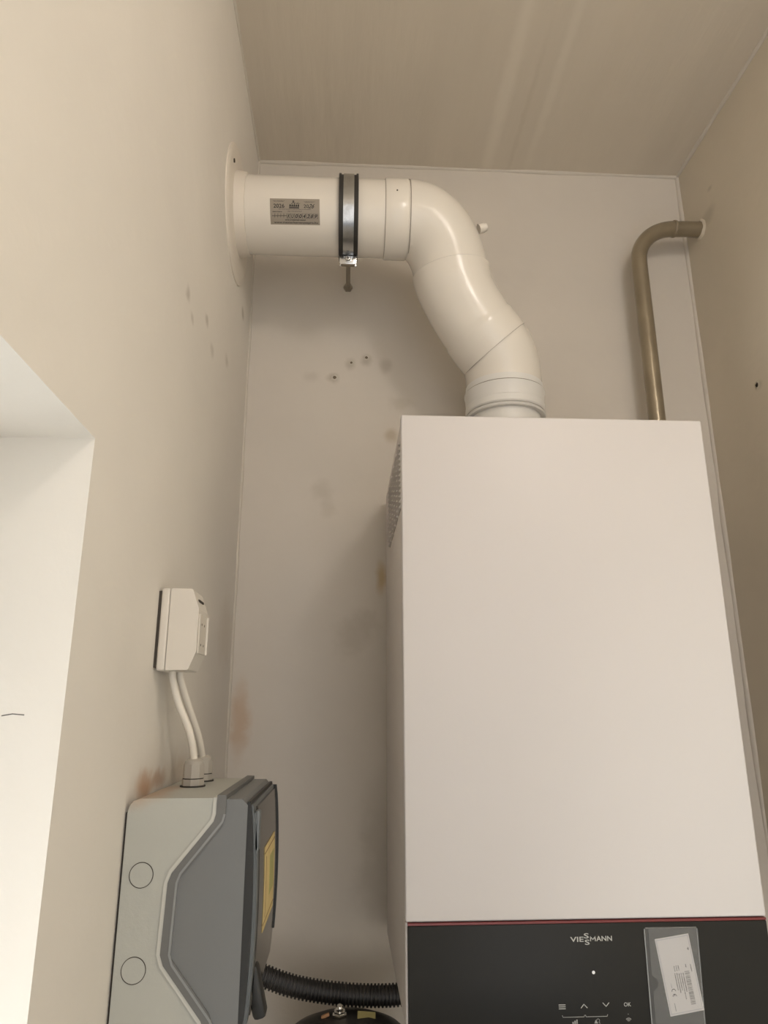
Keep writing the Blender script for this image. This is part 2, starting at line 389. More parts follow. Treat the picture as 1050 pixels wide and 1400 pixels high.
# ceiling lamp behind the camera
lp = thing('ceiling_lamp', 'warm globe ceiling lamp hanging behind the camera', 'lamp', (LAMP_POS[0], LAMP_POS[1], ZC))
link('base', lathe(bmesh.new(), (LAMP_POS[0], LAMP_POS[1], ZC), (0, 0, -1), [(0, .05), (.015, .05), (.03, .03), (ZC-LAMP_POS[2]-LAMP_R*.9, .03)], 32), 'paint_white', lp)
bm = bmesh.new(); bmesh.ops.create_icosphere(bm, subdivisions=3, radius=LAMP_R, matrix=Matrix.Translation(LAMP_POS))
link('globe', bm, 'lamp_globe', lp, 180)

# ------------------------------------------------------------------ wall boiler
BW, BD, BH, HW = .400, .365, .6986, .5903
bl = thing('wall_boiler', 'tall white wall-hung boiler with a black control panel at its foot', 'boiler', (BW/2, 0, -BH))
link('body', box((.001, -BD+.022, -BH), (BW-.001, -.0, -.0015), .002), 'enamel_side', bl)
bm = bmesh.new(); bx(bm, (0, -BD, -HW), (BW, -BD+.0205, 0), .0022, 3)
link('front_cover', bm, 'enamel_white', bl)
link('mounting_rail', box((.03, 0, -.10), (BW-.03, YB, -.04)), 'zinc_dull', bl)
link('spacer', box((.03, 0, -.62), (BW-.03, YB, -.58)), 'zinc_dull', bl)
cp = link('control_panel', box((.0022, -BD-.0008, -BH+.001), (BW-.001, -BD+.0205, -HW-.0034), .0015, 2), 'black_glass', bl, label='glossy black control panel')
link('panel_housing', box((0, -BD+.004, -BH), (BW, -BD+.0215, -HW-.0006), .001, 1), 'enamel_side', bl)
link('red_strip', box((.0022, -BD-.0004, -HW-.0034), (BW-.001, -BD+.01, -HW-.0009), .0003, 1), 'red_strip', bl, label='thin dark red strip under the white cover')
# louvres pressed into the left side
bm = bmesh.new()
for c in range(5):
    ya = -.338+c*.047
    for k in range(13):
        z = -.026-k*.0073
        v = [bm.verts.new(p) for p in ((.001, ya, z), (.001, ya+.040, z), (-.0022, ya+.038, z-.0045), (-.0022, ya+.002, z-.0045), (.001, ya, z-.0052), (.001, ya+.040, z-.0052))]
        bm.faces.new((v[0], v[1], v[2], v[3])); bm.faces.new((v[3], v[2], v[5], v[4])); bm.faces.new((v[0], v[3], v[4])); bm.faces.new((v[1], v[5], v[2]))
link('vent_louvres', bm, 'enamel_side', bl, 0, kind='stuff')
bm = bmesh.new()
for c in range(5):
    ya = -.338+c*.047
    for k in range(13):
        z = -.026-k*.0073
        bx(bm, (.0004, ya+.002, z-.0066), (.0009, ya+.038, z-.0046))
link('vent_slots', bm, 'vent_dark', bl, 0, kind='stuff')
# printing on the black panel
YP = -BD-.0011
def fp(u, v): return (u, YP, v)
P = Print()
P.text('VIE', .1780, -.6115, .1927, -.6066, .014); P.text('S', .1932, -.6083, .1986, -.6033, .014)
P.text('S', .1938, -.6145, .1991, -.6095, .014); P.text('ANN', .2066, -.6111, .2239, -.6062, .014)
for a_, b_ in (((.2003, -.6106), (.2003, -.6067)), ((.2003, -.6067), (.2029, -.6096)), ((.2029, -.6096), (.2055, -.6067)), ((.2055, -.6067), (.2055, -.6106))): P.line(a_, b_, .00095)
P.build('logo', 'print_silver', fp, cp, label='silver maker\'s lettering on the black panel')
P = Print()
for k in range(3): P.line((.1615, -.6701-k*.0018), (.1680, -.6701-k*.0018), .0008)
P.line((.1850, -.6733), (.1882, -.6700), .0007); P.line((.1882, -.6700), (.1914, -.6733), .0007)
P.line((.2087, -.6692), (.2119, -.6725), .0007); P.line((.2119, -.6725), (.2151, -.6692), .0007)
P.text('OK', .2312, -.6729, .2388, -.6692, .003)
P.build('touch_symbols', 'print_silver', fp, cp, label='printed touch key symbols')
P = Print()
for a, b in ((.1650, .1875), (.1897, .2122)):
    P.line((a, -.6815), (b, -.6815), .0006); P.line((a, -.6815), (a-.0006, -.6800), .0006); P.line((b, -.6815), (b+.0006, -.6800), .0006)
P.rect(.1745, -.6878, .1762, -.6858); P.rect(.1767, -.6878, .1784, -.6848); P.rect(.1789, -.6878, .1803, -.6838)
P.poly([(.1980, -.6878), (.1995, -.6845), (.2010, -.6860), (.2020, -.6878)]); P.arc((.2022, -.6852), .0016, -.6, 3.6, .0005, 10); P.line((.2030, -.6864), (.2040, -.6878), .0006)
for r_ in (.0012, .0024, .0036): P.arc((.2350, -.6872), r_, PI*.22, PI*.78, .0006, 8)
P.disc((.2350, -.6800), .0004)
P.build('touch_symbols', 'print_dim', fp, cp)
P = Print(); P.disc((.2010, -.6407), .0017, 14); P.build('status_light', 'led', fp, cp, label='small white status light')

# clear plastic sleeve with the paper label
sl = thing('plastic_sleeve', 'clear plastic sleeve stuck to the black control panel', 'sleeve', (.29, -BD-.002, -.71))
def slab(pts, y, th, bm=None):
    bm = bm or bmesh.new(); f = bm.faces.new([bm.verts.new((x, y, z)) for x, z in pts])
    r = bmesh.ops.extrude_face_region(bm, geom=[f])
    for v in r['geom']:
        if isinstance(v, bmesh.types.BMVert): v.co.y -= th
    return bm
outl = rounded([(.2603, -.5975), (.3195, -.5970), (.3292, -.698), (.2590, -.698)][:], .003)
outl = rounded([(.2598, -.5985), (.3192, -.5984), (.3168, -.6975), (.2590, -.6975)], .003)
link('back_sheet', slab(outl, -BD-.0012, .0002), 'sleeve_film', sl, 0)
fr = [(.2642, -.5995), (.3180, -.5995), (.3158, -.6970), (.2630, -.6970)]
notch = [(.2636, -.6590)]+[(.2636+.0062*math.sin(PI*k/10)*1.0, -.6515-.0065*math.cos(PI*k/10)) for k in range(1, 10)]+[(.2637, -.6440)]
link('front_sheet', slab([fr[0], fr[1], fr[2], fr[3]]+notch, -BD-.0026, .0002), 'sleeve_film', sl, 0)
for (a, b) in (((.2600, -.6000), (.2592, -.697)), ((.3190, -.6000), (.3165, -.697)), ((.2615, -.5990), (.3180, -.5990)), ((.2600, -.6905), (.3165, -.6935))):
    link('welded_edge', sweep(bmesh.new(), [(a[0], -BD-.0022, a[1]), (b[0], -BD-.0022, b[1])], .0005, 6), 'sleeve_film', sl)
TL, TR, BR, BL = (Vector(q) for q in ((.2706, -.6100), (.3086, -.6050), (.3173, -.6777), (.2801, -.6830)))
YL = -BD-.0017
def fl_(u, v, dy=-.00025):
    p = TL.lerp(TR, u).lerp(BL.lerp(BR, u), v); return (p.x, YL+dy, p.y)
lb = link('paper_label', slab([tuple(TL), tuple(TR), tuple(BR), tuple(BL)], YL, .0002), 'paper', None, 0)
tag(lb, 'white paper label with barcode and CE mark tilted inside the plastic sleeve', 'label')
P = Print()
P.rect(.04, .02, .96, .028); P.rect(.04, .972, .96, .98); P.rect(.03, .02, .045, .98); P.rect(.955, .02, .97, .98)
P.build('border', 'paper_edge', fl_, lb)
P = Print(); v = .475
while v < .905:
    h = random.choice((.004, .006, .009)); P.rect(.66, v, .80, v+h*.62); v += h*.62+random.choice((.004, .005, .008))
P.build('barcode', 'ink_soft', fl_, lb)
P = Print()
for u, a, b in ((.36, .48, .70), (.42, .48, .74), (.48, .49, .71), (.54, .49, .83), (.60, .49, .74)): P.dashes(u, a, u+.028, b, int((b-a)*55), True)
for u in (.38, .44, .50): P.dashes(u, .385, u+.025, .455, 5, True)
P.dashes(.86, .40, .885, .50, 6, True); P.dashes(.72, .385, .745, .43, 3, True); P.dashes(.18, .85, .20, .95, 7, True); P.dashes(.20, .60, .21, .66, 3, True)
P.build('small_print', 'ink_soft', fl_, lb)
P = Print()
def fl2(u, v): return fl_(u, v)
# CE mark turned a quarter: open arcs stacked down the label
for k, cy in enumerate((.700, .765)):
    P = Print()
    for i in range(12):
        a0, a1 = PI*(.0+i/12), PI*(.0+(i+1)/12)
        P.poly([(.24+math.cos(t)*R*1.9*.036/.038, cy-.0+math.sin(t)*-R) for t, R in ((a0, .026), (a0, .034), (a1, .034), (a1, .026))])
    if k: P.rect(.232, cy-.03, .248, cy-.004)
    P.build('ce_letter', 'ink', fl2, lb)
P = Print()
for r_ in (.010, .020, .030): 
    for i in range(6):
        a0, a1 = PI*(-.25+.5*i/6), PI*(-.25+.5*(i+1)/6)
        P.poly([(.86+math.cos(t)*R*1.9, .195+math.sin(t)*R) for t, R in ((a0, r_-.004), (a0, r_+.002), (a1, r_+.002), (a1, r_-.004))])
P.build('radio_symbol', 'ink', fl2, lb)

# ------------------------------------------------------------------ flue duct
FY, FZ, FR = -.180, .442, .0632
fd = thing('flue_duct', 'thick white flue duct with three elbows rising from the boiler into the left wall', 'duct', (.197, -.115, .001))
link('straight_pipe', lathe(bmesh.new(), (XL-.02, FY, FZ), (1, 0, 0), [(0, FR), (.012-XL-.02+.02, FR)], 64), 'flue_white', fd)
bm = bmesh.new(); lathe(bm, (-.0115, FY, FZ), (1, 0, 0), [(0, FR+.0002), (.0004, FR+.0022), (.002, FR+.0028), (.036, FR+.0028), (.0385, FR+.0016), (.0415, FR+.0004)], 64)
so = link('pipe_socket', bm, 'flue_white', fd)
link('seam_ring', lathe(bmesh.new(), (-.0120, FY, FZ), (1, 0, 0), [(0, FR+.0003), (.0007, FR+.0009)], 64), 'seam', so)
link('measuring_point', lathe(bmesh.new(), (.0069, FY-.0655, FZ+.006), (0, -1, .1), [(0, .0013), (.001, .0013)], 10), 'hole_dark', so)
A0 = Vector((.030, FY, FZ)); B0 = Vector((.1055, -.158, .353)); tB = Vector((.15, .12, -.98)).normalized()
C0 = Vector((.1800, -.131, .2265)); tC = Vector((.66, .20, -.73)).normalized()
D0 = Vector((.1975, -.115, .160)); tD = Vector((0, 0, -1))
P1_, D1_ = hermite(A0, Vector((1, 0, 0))*.135, B0, tB*.135, 28)
rad = [FR+.0018-.0008*i/(len(P1_)-1) for i in range(len(P1_))]
e1 = link('elbow', sweep(bmesh.new(), P1_, rad, 64, True, D1_), 'flue_white', fd)
link('seam_ring', lathe(bmesh.new(), A0-Vector((.0004, 0, 0)), (1, 0, 0), [(0, FR+.0022), (.0008, FR+.0022)], 64), 'seam', e1)
# mid elbow, its upper rim a touch wider
P2_, D2_ = hermite(B0, tB*.125, C0, tC*.125, 28)
rad = []
for i in range(29):
    s = i/28; q = FR+.0006
    if i < 8: q = FR+.0040-.0004*i
    if i > 19: q = FR+.0028
    rad.append(q)
e2 = link('elbow', sweep(bmesh.new(), P2_, rad, 64, True, D2_), 'flue_white', fd)
link('seam_ring', lathe(bmesh.new(), B0-tB*.0005, tB, [(-.0006, FR+.0028), (.0006, FR+.0036)], 64), 'adapter_shadow', e2)
P3_, D3_ = hermite(C0, tC*.068, D0, tD*.068, 16)
e3 = link('elbow', sweep(bmesh.new(), P3_, FR+.0012, 64, True, D3_), 'flue_white', fd)
link('seam_ring', lathe(bmesh.new(), C0-tC*.0004, tC, [(0, FR+.0022), (.0008, FR+.0022)], 64), 'seam', e3)
# capped test point on the outside of the upper elbow
tp = link('test_port', lathe(bmesh.new(), (.1570, -.158, .4470), (.93, .05, .36), [(0, .0085), (.010, .0085), (.0105, .0075), (.0145, .0070), (.015, .005)], 20), 'flue_white', fd)
# ribbed collar on the boiler
X0, Y0 = .1975, -.115
bm = bmesh.new()
lathe(bm, (X0, Y0, 0), (0, 0, 1), [(.103, .0600), (.1032, .0655), (.1060, .0672), (.1085, .0650), (.1092, .0648), (.1120, .0668), (.1150, .0672), (.1225, .0668), (.1238, .0655), (.1290, .0662), (.1420, .0668), (.1445, .0680), (.1470, .0682), (.1480, .0660), (.1600, .0652)], 64)
cl = link('collar', bm, 'adapter_white', fd, 25, label='ribbed cool white collar at the foot of the duct')
link('seam_ring', lathe(bmesh.new(), (X0, Y0, .1478), (0, 0, 1), [(0, .0676), (.0008, .0672)], 64), 'seam', cl)
link('seam_ring', lathe(bmesh.new(), (X0, Y0, .1086), (0, 0, 1), [(0, .0662), (.0008, .0660)], 64), 'adapter_shadow', cl)
link('spigot', lathe(bmesh.new(), (X0, Y0, -.001), (0, 0, 1), [(0, .066), (.012, .066), (.014, .0585), (.106, .0585)], 64), 'adapter_white', fd)

# wall rosette round the duct
ro = thing('wall_rosette', 'round white cover plate where the flue duct enters the left wall', 'rosette', (XL, FY, FZ))
link('plate', lathe(bmesh.new(), (XL-.001, FY-.006, FZ-.008), (1, 0, 0), [(0, .112), (.003, .112), (.0052, .1085), (.0058, .100), (.0050, .070)], 72), 'flue_band', ro)
link('collar', lathe(bmesh.new(), (XL+.003, FY, FZ), (1, 0, 0), [(0, .0700), (.016, .0668), (.0178, .0664), (.0182, .0640)], 64), 'flue_band', ro)
link('screw_hole', lathe(bmesh.new(), (XL+.0040, -.262, .4800), (1, 0, 0), [(0, .0032), (.0024, .0032)], 16), 'hole_dark', ro)

# inspection sticker bent round the pipe
def fs(u, v, r=FR+.0006):     # u 0..1 to the right, v 0..1 upward
    a = math.radians(139.0-36.0*v-1.2*(u-.5)); x = -.1995+u*.0800+(1-v)*.0008
    return (x, FY-r*math.sin(a), FZ+r*math.cos(a))
bm = bmesh.new(); n = 12
va = [[bm.verts.new(fs(u, j/n, FR+.0004)) for u in (0, 1)] for j in range(n+1)]
vb = [[bm.verts.new(fs(u, j/n, FR-.0002)) for u in (0, 1)] for j in range(n+1)]
for j in range(n):
    bm.faces.new((va[j][0], va[j][1], va[j+1][1], va[j+1][0])); bm.faces.new((vb[j][0], vb[j+1][0], vb[j+1][1], vb[j][1]))
    bm.faces.new((va[j][0], va[j+1][0], vb[j+1][0], vb[j][0])); bm.faces.new((va[j][1], vb[j][1], vb[j+1][1], va[j+1][1]))
bm.faces.new((va[0][0], vb[0][0], vb[0][1], va[0][1])); bm.faces.new((va[n][0], va[n][1], vb[n][1], vb[n][0]))
sk = link('inspection_sticker', bm, 'sticker_foil', None)
tag(sk, 'grey foil inspection sticker on the horizontal white duct', 'sticker')
P = Print()
P.text('2026', .07, .63, .29, .79, .016); P.text('20', .68, .64, .78, .78, .006)
P.text('www.mesterkemenysepro.hu', .07, .030, .96, .125, .014)
P.text('AZ FZ/SN/2/7', .35, .485, .64, .53, .0)
P.dashes(.05, .47, .24, .50, 14); P.dashes(.30, .16, .72, .20, 24)
P.dashes(.17, .575, .82, .592, 40)
P.dashes(.06, .90, .30, .915, 14); P.dashes(.08, .87, .28, .885, 12); P.dashes(.68, .88, .92, .895, 14); P.dashes(.70, .85, .88, .865, 12)
P.build('print', 'ink', lambda u, v: fs(u, v), sk)
P = Print()   # ruled boxes
P.line((.335, .24), (.955, .24), .006); P.line((.335, .42), (.955, .42), .006)
for k in range(9): P.rect(.333+k*.0775, .24, .340+k*.0775, .42)
P.build('ruled_boxes', 'ink', lambda u, v: fs(u, v), sk)
P = Print()   # handwriting
P.text('26', .77, .63, .90, .80, .012, 0, .5)
for k, ch in enumerate('KUoo4289'):
    P.text(ch, .350+k*.0775, .26, .405+k*.0775, .40, .02, 0, .3)
P.line((.045, .33), (.32, .34), .020)
for k in range(4): P.line((.09+k*.06, .27), (.095+k*.06, .42), .007)
P.build('handwriting', 'ink', lambda u, v: fs(u, v, FR+.0007), sk)
P = Print()   # small emblem: roofs under a ladder figure
P.rect(.385, .62, .585, .665)
for k in range(5): P.poly([(.388+k*.041, .68), (.420+k*.041, .68), (.424+k*.041, .75), (.404+k*.041, .79-.01*(k % 2)), (.392+k*.041, .74)])
P.line((.435, .79), (.470, .87), .014); P.line((.470, .87), (.500, .79), .014); P.line((.475, .85), (.520, .83), .012); P.disc((.472, .90), .022, 10)
P.line((.53, .80), (.57, .84), .012); P.line((.55, .80), (.60, .81), .012)
P.build('emblem', 'ink', lambda u, v: fs(u, v), sk)

# pipe clamp
CX = -.0722
pc = thing('pipe_clamp', 'shiny zinc pipe clamp with black rubber edges round the horizontal duct', 'clamp', (CX, FY, FZ-FR))
def arc_band(x0, x1, r0, r1, a0, a1, n=72):
    bm = bmesh.new(); R_ = []
    for i in range(n+1):
        a = math.radians(a0+(a1-a0)*i/n); s, c = -math.sin(a), math.cos(a)
        R_.append([bm.verts.new((x, FY+s*r, FZ+c*r)) for x, r in ((x0, r0), (x0, r1), (x1, r1), (x1, r0))])
    for a, b in zip(R_, R_[1:]):
        for j in range(4): bm.faces.new((a[j], a[(j+1) % 4], b[(j+1) % 4], b[j]))
    bm.faces.new(R_[0]); bm.faces.new(R_[-1]); return bm
link('rubber_lining', arc_band(CX-.0156, CX+.0156, FR+.0003, FR+.0052, 183, 183-350), 'rubber', pc, label='black rubber lining')
for s in (-1, 1):
    xa = CX+s*.0125
    link('rubber_edge', arc_band(min(xa, xa+s*.0035), max(xa, xa+s*.0035), FR+.005, FR+.0072, 183, 183-350), 'rubber', pc)
link('band', arc_band(CX-.0088, CX+.0088, FR+.005, FR+.0066, 182, 182-348), 'zinc', pc, label='bright zinc band')
ea = math.radians(188); rd = Vector((0, -math.sin(ea), math.cos(ea))); tg = Vector((0, -math.cos(ea)*-1, 0)); tg = Vector((0, math.cos(ea), math.sin(ea)))
def obox(c, ex, ey, ez, sx, sy, sz, bev=.0008):
    bm = bmesh.new(); bx(bm, (-sx/2, -sy/2, -sz/2), (sx/2, sy/2, sz/2), bev)
    m = Matrix((Vector(ex), Vector(ey), Vector(ez))).transposed().to_4x4(); bmesh.ops.transform(bm, matrix=Matrix.Translation(c) @ m, verts=bm.verts); return bm
ec = Vector((CX, FY, FZ))+rd*(FR+.0130)
for s in (1, -1):
    link('ear', obox(ec+tg*.0042*s, (1, 0, 0), rd, tg, .0290, .0175, .0022), 'zinc', pc)
link('ear_lip', obox(ec+rd*.0085, (1, 0, 0), rd, tg, .0230, .0020, .0080), 'steel_weld', pc)
sw = link('screw', lathe(bmesh.new(), ec+tg*.0050, tg, [(0, .0058), (.0012, .0058), (.0014, .0048), (.0040, .0046), (.0052, .0034), (.0056, .001)], 24), 'zinc', pc)
bm = bmesh.new(); 
for k in range(2):
    ax = Vector((1, 0, 0)) if k else rd; ay = rd if k else Vector((1, 0, 0))
    m_ = obox(ec+tg*.0107, ax, ay, tg, .0050, .0012, .0004, 0); me_ = bpy.data.meshes.new('t'); m_.to_mesh(me_); bm.from_mesh(me_); m_.free()
link('screw_slot', bm, 'dark_gap', sw, 0)
link('screw_tail', lathe(bmesh.new(), ec-tg*.0050, -tg, [(0, .0045), (.004, .0045), (.0042, .0028), (.010, .0028)], 16), 'zinc_dull', pc)
bk = Vector((CX, FY+FR+.004, .4405)); wn_ = Vector((-.0722, YB, .4368)); dv = (wn_-bk)
link('boss', sweep(bmesh.new(), [bk, bk+dv*.36, bk+dv*.39], [.0068, .0066, .0050], 6), 'zinc_dull', pc, 20)
link('rod', sweep(bmesh.new(), [bk+dv*.3, wn_], .0042, 16), 'zinc_dull', pc)
link('wall_nut', lathe(bmesh.new(), (wn_.x, YB-.007, wn_.z), (0, 1, 0), [(0, .0085), (.007, .0092)], 6), 'zinc_dull', pc, 20)

# ------------------------------------------------------------------ steel pipe in the right corner
sp = thing('steel_pipe', 'grey-brown painted steel pipe bent into the right wall corner', 'pipe', (.4965, -.04, ZF))
pts = [(.4965, -.04, ZF), (.4965, -.04, -.5), (.4965, -.04, .10), (.4965, -.04, .30), (.4965, -.04, .470)]
R_ = .078
for k in range(1, 15):
    a = PI/2*k/14; pts.append((.4965+R_*(1-math.cos(a)), -.04, .475+R_*math.sin(a)))
pts += [(.60, -.04, .554), (XR+.03, -.04, .5545)]
link('pipe', sweep(bmesh.new(), pts, .0152, 32), 'steel_paint', sp)
link('weld_bead', lathe(bmesh.new(), (.572, -.04, .5535), (1, 0, 0), [(0, .0152), (.0012, .0166), (.004, .0170), (.006, .0164), (.007, .0152)], 32), 'steel_weld', sp)
bm = bmesh.new(); n = 28; rr = []
for (q, h) in ((.0150, .0030), (.0165, .0045), (.0185, .0025), (.0205, -.0005)):
    rr.append([bm.verts.new((XR-h*(1+.5*noise.noise(Vector((j*.6, 9, q*99)))), -.04+math.cos(2*PI*j/n)*q*(1+.12*noise.noise(Vector((j*.5, 3, q)))), .5545+math.sin(2*PI*j/n)*q*(1+.12*noise.noise(Vector((j*.5, 3, q)))))) for j in range(n)])
for a, b in zip(rr, rr[1:]):
    for j in range(n): bm.faces.new((a[j], a[(j+1) % n], b[(j+1) % n], b[j]))
link('mortar_ring', bm, 'plaster_right', wr, 60)

# ------------------------------------------------------------------ surface socket box on the left wall
ob = thing('surface_box', 'small white surface-mounted junction box on the left wall above two cables', 'junction box', (XL, -.443, -.332))
Y0b, Y1b, ZT, ZB = -.4763, -.4260, -.2478, -.3318
link('wall_gap_shade', box((XL, Y0b+.002, ZB+.003), (XL+.0032, Y1b-.002, ZT-.003)), 'dark_gap', ob)  # dark filler, the shade in the gap at the wall built as a slab
link('base', box((XL+.003, Y0b, ZB), (XL+.0118, Y1b, ZT), .0022, 3), 'box_white', ob)
prof = [(XL+.0124, ZB+.0005), (XL+.0350, ZB+.0008), (XL+.0420, ZB+.0190), (XL+.0420, ZT-.0210), (XL+.0345, ZT-.0008), (XL+.0124, ZT-.0005)]
cv = link('cover', prism_xz(bmesh.new(), rounded(prof, .0015, 3), Y0b+.0004, Y1b), 'box_white', ob, 25)
xf = XL+.0420
link('face_plate', box((xf-.001, Y0b+.006, ZB+.018), (xf+.0012, Y1b-.007, ZT-.026), .0004, 1), 'box_front', ob)
link('face_rib', box((xf, Y1b-.010, ZB+.018), (xf+.0030, Y1b-.006, ZT-.026), .0006, 1), 'box_white', ob)
for yy, zz in ((-.461, -.284), (-.447, -.284), (-.461, -.305), (-.447, -.305)):
    link('pin_hole', lathe(bmesh.new(), (xf+.0012, yy, zz), (1, 0, 0), [(0, .0013), (.0002, .0013)], 10), 'dark_gap', ob)
link('slot', obox(Vector((xf-.0035, -.452, ZT-.0113)), (1, 0, 0), (0, 1, 0), (0, 0, 1), .0022, .024, .0022, 0), 'dark_gap', ob)

# cables
def cable(pts, label):
    o = link('white_cable', sweep(bmesh.new(), spline(pts, 10), .0038, 14), 'cable_white', None, 60)
    return tag(o, label, 'cable', 'white cables between junction box and grey enclosure')
G1 = (-.2240, -.4250, -.4475); G2 = (-.2260, -.3650, -.4475)
cable([(-.2480, -.4480, -.326), (-.2475, -.4480, -.338), (-.2410, -.4430, -.362), (-.2290, -.4340, -.392), (-.2240, -.4270, -.420), (G1[0], G1[1], -.438)],
      'white cable running into the nearer cable gland on the grey enclosure')
cable([(-.2440, -.4300, -.326), (-.2435, -.4290, -.338), (-.2370, -.4100, -.366), (-.2290, -.3850, -.398), (-.2265, -.3690, -.420), (G2[0], G2[1], -.432)],
      'white cable running into the farther cable gland on the grey enclosure')

# ------------------------------------------------------------------ grey distribution enclosure
en = thing('distribution_enclosure', 'grey plastic electrical enclosure with a smoked door on the left wall', 'electrical box', (XL, -.43, -.637))
EY0, EY1, EZT, EZB = -.530, -.330, -.4460, -.6370
XB = -.2590
bnd = [(-.1812, EZT), (-.1815, -.4590), (-.1830, -.4650), (-.2165, -.5060), (-.2195, -.5140), (-.2215, -.5690), (-.2185, -.5770), (-.1845, -.6180), (-.1820, -.6240), (-.1812, EZB)]
base_poly = rounded([(XB, EZB), (XB, EZT)], 0)[:0]+[(XB, EZB+.010), (XB, EZT-.012), (XB+.0012, EZT-.006), (XB+.0045, EZT-.0018), (XB+.011, EZT)]+bnd+[(XB+.010, EZB)]
bs = link('base', prism_xz(bmesh.new(), base_poly, EY0+.0015, EY1), 'base_grey', en, 25, label='light grey enclosure base')
link('gap_spacer', box((XL, EY0+.006, EZB+.006), (XB, EY1-.006, EZT-.012)), 'dark_gap', en)  # added spacer, the shade of the wall gap put into its colour
def strip(poly, off0, off1, y0, y1, bm=None):
    """band that follows a boundary polyline between two offsets in x/z (towards +x)"""
    bm = bm or bmesh.new(); n = len(poly); P2 = [Vector(p) for p in poly]; nr = []
    for i in range(n):
        d = (P2[min(i+1, n-1)]-P2[max(i-1, 0)]).normalized(); q = Vector((-d.y, d.x))
        if q.x < 0: q = -q
        nr.append(q)
    rings = []
    for i in range(n):
        a = P2[i]+nr[i]*off0; b = P2[i]+nr[i]*off1
        rings.append([bm.verts.new((a.x, y0, a.y)), bm.verts.new((b.x, y0, b.y)), bm.verts.new((b.x, y1, b.y)), bm.verts.new((a.x, y1, a.y))])
    for a, b in zip(rings, rings[1:]):
        for j in range(4): bm.faces.new((a[j], a[(j+1) % 4], b[(j+1) % 4], b[j]))
    bm.faces.new(rings[0]); bm.faces.new(rings[-1]); return bm
link('rim', strip([(x, z+(.0006 if i == 0 else 0)) for i, (x, z) in enumerate(bnd)], -.0028, .0004, EY0-.0002, EY1), 'rim_grey', bs, 25)
link('flange', strip([(x+.0002, z+(.0028 if i == 0 else -.002 if i == len(bnd)-1 else 0)) for i, (x, z) in enumerate(bnd)], .0004, .0085, EY0-.0012, EY1+.0008), 'lid_flange', en, 25)
XFc = -.1535
inner = [(x+.0075, z) for x, z in bnd]
inner[0] = (inner[0][0], EZT-.001); inner[-1] = (inner[-1][0], EZB+.001)
lidp = inner+[(XFc-.006, EZB+.001), (XFc, EZB+.007), (XFc, EZT-.006), (XFc-.005, EZT-.001)]
ld = link('lid', prism_xz(bmesh.new(), lidp, EY0+.0006, EY1-.001), 'lid_grey', en, 25, label='dark grey enclosure lid')
link('lid_highlight', strip(inner[1:-1], -.0002, .0016, EY0-.0016, EY0+.002), 'highlight_grey', ld, 25)  # highlight along the lid's step, painted as a lighter strip
# knock-outs
for z in (-.5079, -.5807):
    k = link('knockout', lathe(bmesh.new(), (-.2425, EY0+.0016, z), (0, -1, 0), [(0, .0098), (.0004, .0098)], 40), 'base_grey', bs)
    bm = bmesh.new(); n = 40
    rg = [[bm.verts.new((-.2425+math.cos(2*PI*j/n)*q, EY0+.0015-h, z+math.sin(2*PI*j/n)*q)) for j in range(n)] for q, h in ((.0098, 0), (.0098, .0005), (.0104, .0005), (.0104, 0))]
    for a, b in zip(rg, rg[1:]):
        for j in range(n): bm.faces.new((a[j], a[(j+1) % n], b[(j+1) % n], b[j]))
    link('groove', bm, 'dark_gap', k, 60)
# door
DY0, DY1, DZT, DZB = -.5270, -.3350, -.4515, -.6300
def bulge(z): 
    s = (z-DZB)/(DZT-DZB); return .0052*math.sin(PI*min(max(s, 0), 1))**.6
def door_prof(x0, th, zt, zb, n=14):
    a = [(x0+th*.0+0, zb)]; f_ = [(x0+th+bulge(zb+(zt-zb)*i/n), zb+(zt-zb)*i/n) for i in range(n+1)]
    return [(x0, zb)]+f_+[(x0, zt)]
link('gasket', prism_xz(bmesh.new(), door_prof(XFc-.0004, .0028, DZT+.0022, DZB-.0012), DY0-.0018, DY1+.0010), 'black_plastic', en, 25, label='black gasket seam round the door')
door = link('door', prism_xz(bmesh.new(), door_prof(XFc, .0040, DZT-.0008, DZB+.0008), DY0+.0012, DY1-.0012), 'door_grey', en, 25, label='grey hinged door')
pane = link('door_pane', prism_xz(bmesh.new(), door_prof(XFc+.0030, .0030, DZT-.004, DZB+.008), DY0+.018, DY1-.004), 'smoked_pane', door, 25, label='smoked translucent pane')
link('door_rail', prism_xz(bmesh.new(), door_prof(XFc+.003, .0022, DZT-.008, DZB+.006), DY0+.004, DY0+.015), 'door_grey', door, 25)
link('catch', box((XFc+.006, DY0+.004, DZT-.040), (XFc+.0105, DY0+.016, DZT-.006), .0015), 'door_grey', door)
link('door_seal', prism_xz(bmesh.new(), door_prof(XFc+.0035, .0040, DZT-.001, DZB+.030), DY1-.0035, DY1-.0005), 'black_plastic', door, 25)
